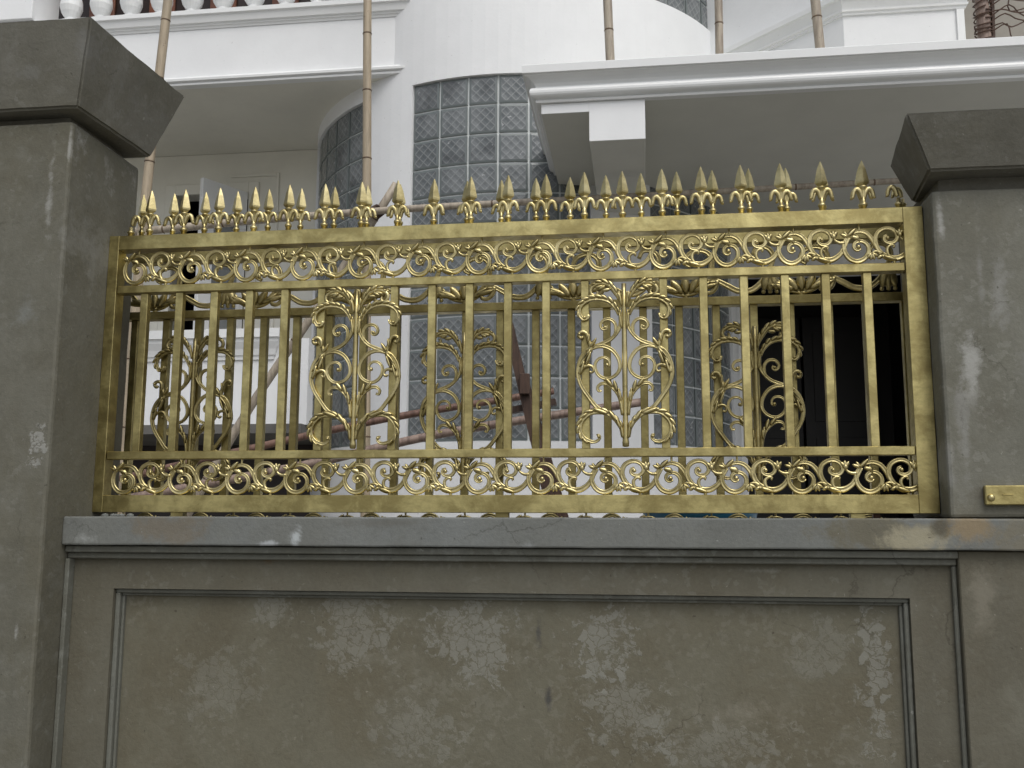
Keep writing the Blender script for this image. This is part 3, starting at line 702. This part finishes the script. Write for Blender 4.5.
bp = [(3.600,.070),(3.640,.070),(3.643,.050),(3.655,.036),(3.672,.036),(3.69,.052),(3.715,.068),(3.755,.080),(3.80,.078),(3.86,.062),(3.93,.043),(4.0,.040),(4.05,.050),(4.08,.066),(4.10,.066),(4.105,.05),(4.13,.05),(4.132,.078),(4.18,.078)]
bm = bmesh.new(); lathe(bm, -2.404, 3.29, bp, 20); b0 = obj('baluster', bm, M['trim'], bal)
for i in range(1, 11): copy_of(b0, bal, (.236*i, 0, 0))
for i in range(1, 3): pass
obj('handrail', BOX(-2.58, .10, 3.19, 3.38, 4.181, 4.28, .008), M['trim'], bal)
obj('corner_pier', BOX(-3.2, -2.60, 3.12, 3.44, 3.6, 5.4, .004), M['white'], bal)
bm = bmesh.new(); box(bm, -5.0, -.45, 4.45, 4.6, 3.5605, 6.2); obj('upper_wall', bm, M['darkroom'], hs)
ud = obj('balcony_door', BOX(-3.6, -.6, 4.40, 4.438, 3.58, 5.9), M['darkwood_shade'], hs)
bm = bmesh.new()
for i in range(5): box(bm, -2.95+.55*i, -2.72+.55*i, 4.37, 4.398, 3.58, 5.8, .006)
obj('door_stile', bm, M['redwood'], ud)
# -- veranda floor, parapet
vf = obj('veranda_floor', BOX(-5.0, -.43, 3.02, 4.44, .560, .62), M['slab'], hs)
obj('parapet', BOX(-5.0, -.42, 3.09, 3.20, .6205, 1.19), M['white'], vf)
bm = bmesh.new(); sweep(bm, [(-5.0,3.0895),(-.665,3.0895),(-.665,3.201)], [(-.001,1.05),(.012,1.052),(.014,1.075),(.022,1.08),(.030,1.12),(.050,1.165),(.052,1.19),(.066,1.193),(.066,1.25),(-.001,1.252)]); obj('parapet_coping', bm, M['trim'], vf)
bm = bmesh.new(); box(bm, -5.0, -.55, 3.9, 4.0, -.9, .559); obj('undercroft', bm, M['darkwood_shade'], hs)  # dark sheet; the shade under the veranda is put into its colour
# -- right-hand upper parapet: chamfered front with string mouldings
pl = [(1.9, 4.3), (3.062, 3.14), (3.80, 3.14), (3.80, 4.3)]
bm = bmesh.new()
a = [bm.verts.new((x, y, 2.43)) for x, y in pl]; c = [bm.verts.new((x, y, 4.6)) for x, y in pl]
for k in range(3): bm.faces.new((a[k], a[k+1], c[k+1], c[k]))
bm.faces.new(c); bm.faces.new((a[3], a[0], c[0], c[3])); bm.faces.new(a)
up = obj('upper_parapet', bm, M['white'], hs)
bm = bmesh.new(); sweep(bm, pl[:4], [(-.002,3.235),(.012,3.236),(.014,3.252),(.024,3.256),(.026,3.27),(.018,3.274),(.040,3.33),(.056,3.336),(.058,3.37),(-.002,3.372)]); obj('moulding', bm, M['trim'], up)
obj('corner_strip', BOX(3.752, 3.800, 3.125, 3.1385, 2.432, 3.233, .003), M['trim'], up)
obj('side_wall', BOX(3.805, 6.5, 3.9, 4.1, 2.43, 5.5), M['shadewall'], hs)

# ------------------------------------------------------------------ bamboo, timber, barrel
def pole(name, pts, r, mat, label, cat='bamboo pole', group=None, nodes=6, foot=0):
    p0 = Vector(pts[0]); bm = bmesh.new()
    tube(bm, pts, r, 12, .15)
    o = obj(name, bm, mat, loc=pts[foot], smooth=True)
    tag(o, label, cat, group)
    rr = random.Random(int(abs(p0.x)*100)); S = spline(pts, .05) if len(pts) > 2 else [p0.lerp(Vector(pts[1]), i/60) for i in range(61)]
    for k in range(nodes):
        i = int(len(S)*(k+.35+.3*rr.random())/nodes); i = min(max(i,1), len(S)-2)
        t = (S[i+1]-S[i-1]).normalized(); ra = lerp_list(r, i/len(S))
        bm = bmesh.new(); tube(bm, [S[i]-t*.005, S[i], S[i]+t*.005], [ra*1.01, ra*1.11, ra*1.01], 12, 1); obj('node_ring', bm, M['node'], o, smooth=True)
    return o
GRP = 'scaffold poles in the yard'
pole('bamboo_pole', [(-1.36,2.5,-.9),(-1.335,2.5,.18),(-1.30,2.5,1.8),(-1.223,2.5,3.29),(-1.15,2.5,4.6)], [.034,.032,.029,.026], M['bamboo'], 'tall tan bamboo pole leaning beside the flared cap of the left pillar', group=GRP, nodes=13)
pole('bamboo_pole', [(.11,2.75,-.9),(.085,2.75,.1),(.05,2.75,1.8),(.015,2.75,3.34),(0,2.75,4.6)], [.031,.029,.028,.026], M['bamboo'], 'upright tan bamboo pole before the white tower wall, left of the main window', group=GRP, nodes=13)
pole('bamboo_pole', [(-2.2,2.555,1.75),(-1.378,2.55,1.779),(-.5,2.555,1.83),(.5,2.55,1.862),(2.0,2.55,1.886),(3.172,2.55,1.909),(3.6,2.55,1.915)], [.026,.025,.022,.020,.018,.017], M['bamboogrey'], 'long thin horizontal bamboo pole seen just behind the spear points', group=GRP, nodes=14)
d = pole('bamboo_pole', [(.268,2.62,2.045),(-.23,2.66,1.28),(-.726,2.66,.515),(-1.50,2.66,-.9)], [.025,.026,.028,.03], M['bamboogrey'], 'slanting bamboo brace with its sawn end poking above the spear points', group=GRP, nodes=7, foot=3)
bm = bmesh.new()
for k in range(5): tube(bm, [(.135+.010*k-.030, 2.60, 1.885+.004*k), (.135+.010*k, 2.545, 1.858+.006*k), (.135+.010*k+.02, 2.60, 1.815+.008*k)], .009, 6, .02)
obj('lashing', bm, M['timber'], d)
pole('bamboo_pole', [(-1.3,2.42,.24),(-.459,2.4,.419),(.3,2.4,.575),(1.09,2.4,.694),(1.25,2.4,.72)], [.022,.022,.021,.02], M['bamboobrown'], 'dark brown horizontal pole crossing behind the bars, the upper of two', group=GRP, nodes=5)
pole('bamboo_pole', [(-1.2,2.32,.12),(-.168,2.3,.302),(.6,2.3,.47),(1.417,2.3,.594),(1.75,2.3,.64)], [.026,.025,.024,.023], M['bamboopink'], 'pinkish brown horizontal pole crossing behind the bars, the lower of two', group=GRP, nodes=5)
tr = thing('timber_trestle', (1.3, 1.95, -.9), 'dark old timber trestle standing behind the middle of the brass fence', 'trestle')
def plank(a, b, w, t, name='leg'):
    a, b = Vector(a), Vector(b); d = (b-a).normalized(); s = Vector((0,1,0)).cross(d).normalized()
    bm = bmesh.new(); vs = []
    for p in (a, b):
        for sx, sy in ((-1,-1),(1,-1),(1,1),(-1,1)): vs.append(bm.verts.new(p + s*w*sx + Vector((0,1,0))*t*sy))
    for f in ((0,1,2,3),(4,5,6,7),(0,1,5,4),(1,2,6,5),(2,3,7,6),(3,0,4,7)): bm.faces.new([vs[i] for i in f])
    return obj(name, bm, M['timber'], tr)
plank((1.06,1.9,1.00), (1.505,1.9,-.9), .025, .018); plank((1.13,2.0,.72), (1.60,2.0,-.9), .024, .018)
plank((1.00,1.95,.545), (1.30,1.95,.60), .016, .030, 'crosspiece'); obj('block', BOX(1.125,1.175,1.85,1.879,.63,.735,.003), M['timber'], tr)
bm = bmesh.new(); lathe(bm, 1.95, .95, [(-.9,.20),(-.89,.212),(-.60,.225),(-.58,.235),(-.56,.225),(-.25,.225),(-.23,.235),(-.21,.225),(.0,.215),(.03,.222),(.045,.215),(.045,.19),(.02,.18)], 32)
ba = obj('water_barrel', bm, M['blueplastic'], loc=(1.95,.95,-.9), smooth=True); tag(ba, 'blue plastic barrel glimpsed under the bottom rail, right of the middle', 'barrel')

RG = 'bamboo poles on the porch roof'
for x0, x1, y, r, zt, mt, lab in ((1.592,1.545,2.34,.026,4.4,'bamboogrey','pale bamboo pole on the porch roof above the white beam end'), (2.20,2.215,2.34,.023,4.4,'bamboogrey','thin grey bamboo pole on the porch roof by the upper glass window'), (2.765,2.69,2.34,.027,4.4,'bamboogrey','bamboo pole on the porch roof in front of the slanting moulding'), (3.67,3.64,2.44,.036,4.4,'bamboopink','thick brown bamboo pole wound with wire at the right of the porch roof')):
    pole('bamboo_pole', [(x0,y,2.426),((x0+x1)/2,y,3.2),(x1,y,zt)], r, M[mt], lab, group=RG, nodes=7)
bm = bmesh.new(); rr = random.Random(11)
for k in range(9):
    z = 2.66 + .030*k + .02*rr.random(); ph = rr.random()*6
    tube(bm, [(3.66+.044*math.cos(ph+t*.9), 2.44+.044*math.sin(ph+t*.9), z+.012*math.sin(t*1.3+ph)) for t in range(8)], .0045, 5, .03)
for k in range(9):
    z = 2.70 + .03*k
    tube(bm, [(3.69, 2.42, z), (3.74+.05*rr.random(), 2.40, z+.06*rr.random()), (3.80+.05*rr.random(), 2.42, z-.05+.1*rr.random()), (3.90+.1*rr.random(), 2.5, z+.1*rr.random())], .004, 5, .03)
tube(bm, [(3.70,2.45,2.43),(3.715,2.44,2.8),(3.73,2.45,3.3)], .012, 6, .1)
tag(obj('wire_tangle', bm, M['wire'], loc=(3.67,2.44,2.62)), 'tangle of brown wire wound round the thick bamboo pole on the porch roof', 'wire')

# ------------------------------------------------------------------ light, world, camera
w = bpy.data.worlds.new('World'); sc.world = w; w.use_nodes = True
nt = w.node_tree; bg = nt.nodes['Background']
sky = nt.nodes.new('ShaderNodeTexSky'); sky.sky_type = 'NISHITA'; sky.sun_disc = False
SUN_EL, SUN_AZ = R(56), R(152)          # sun behind the camera, high, veiled by cloud
sky.sun_elevation = SUN_EL; sky.sun_rotation = SUN_AZ; sky.dust_density = 4.0; sky.air_density = 1.0; sky.ozone_density = 1.0
hsv = nt.nodes.new('ShaderNodeHueSaturation'); hsv.inputs['Saturation'].default_value = .42
nt.links.new(sky.outputs[0], hsv.inputs['Color']); nt.links.new(hsv.outputs[0], bg.inputs['Color']); bg.inputs['Strength'].default_value = .10
L = bpy.data.lights.new('sun', 'SUN'); L.energy = .8; L.angle = R(40); L.color = (.99, 1, .955)
lo = bpy.data.objects.new('sun', L); COL.objects.link(lo)
dirv = Vector((math.sin(SUN_AZ)*math.cos(SUN_EL), math.cos(SUN_AZ)*math.cos(SUN_EL), math.sin(SUN_EL)))
lo.rotation_euler = dirv.to_track_quat('Z', 'Y').to_euler(); lo.location = dirv*20

cam = bpy.data.cameras.new('camera'); co = bpy.data.objects.new('camera', cam); COL.objects.link(co)
cam.sensor_width = 36; cam.lens = 34.291; cam.clip_end = 2000; cam.clip_start = .05
rx = Vector((.99145766,.13037868,.00362121)); uy = Vector((.01533288,-.14407946,.98944733)); fw = Vector((-.12952458,.9809396,.14484777))
m = Matrix((rx, uy, -fw)).transposed().to_4x4(); m.translation = Vector((1.7234978,-2.9692759,-.0302716)); co.matrix_world = m
sc.camera = co
sc.view_settings.view_transform = 'Standard'; sc.view_settings.look = 'None'; sc.view_settings.gamma = 1; sc.view_settings.exposure = .52
sc.view_settings.use_curve_mapping = False
sc.render.film_transparent = False
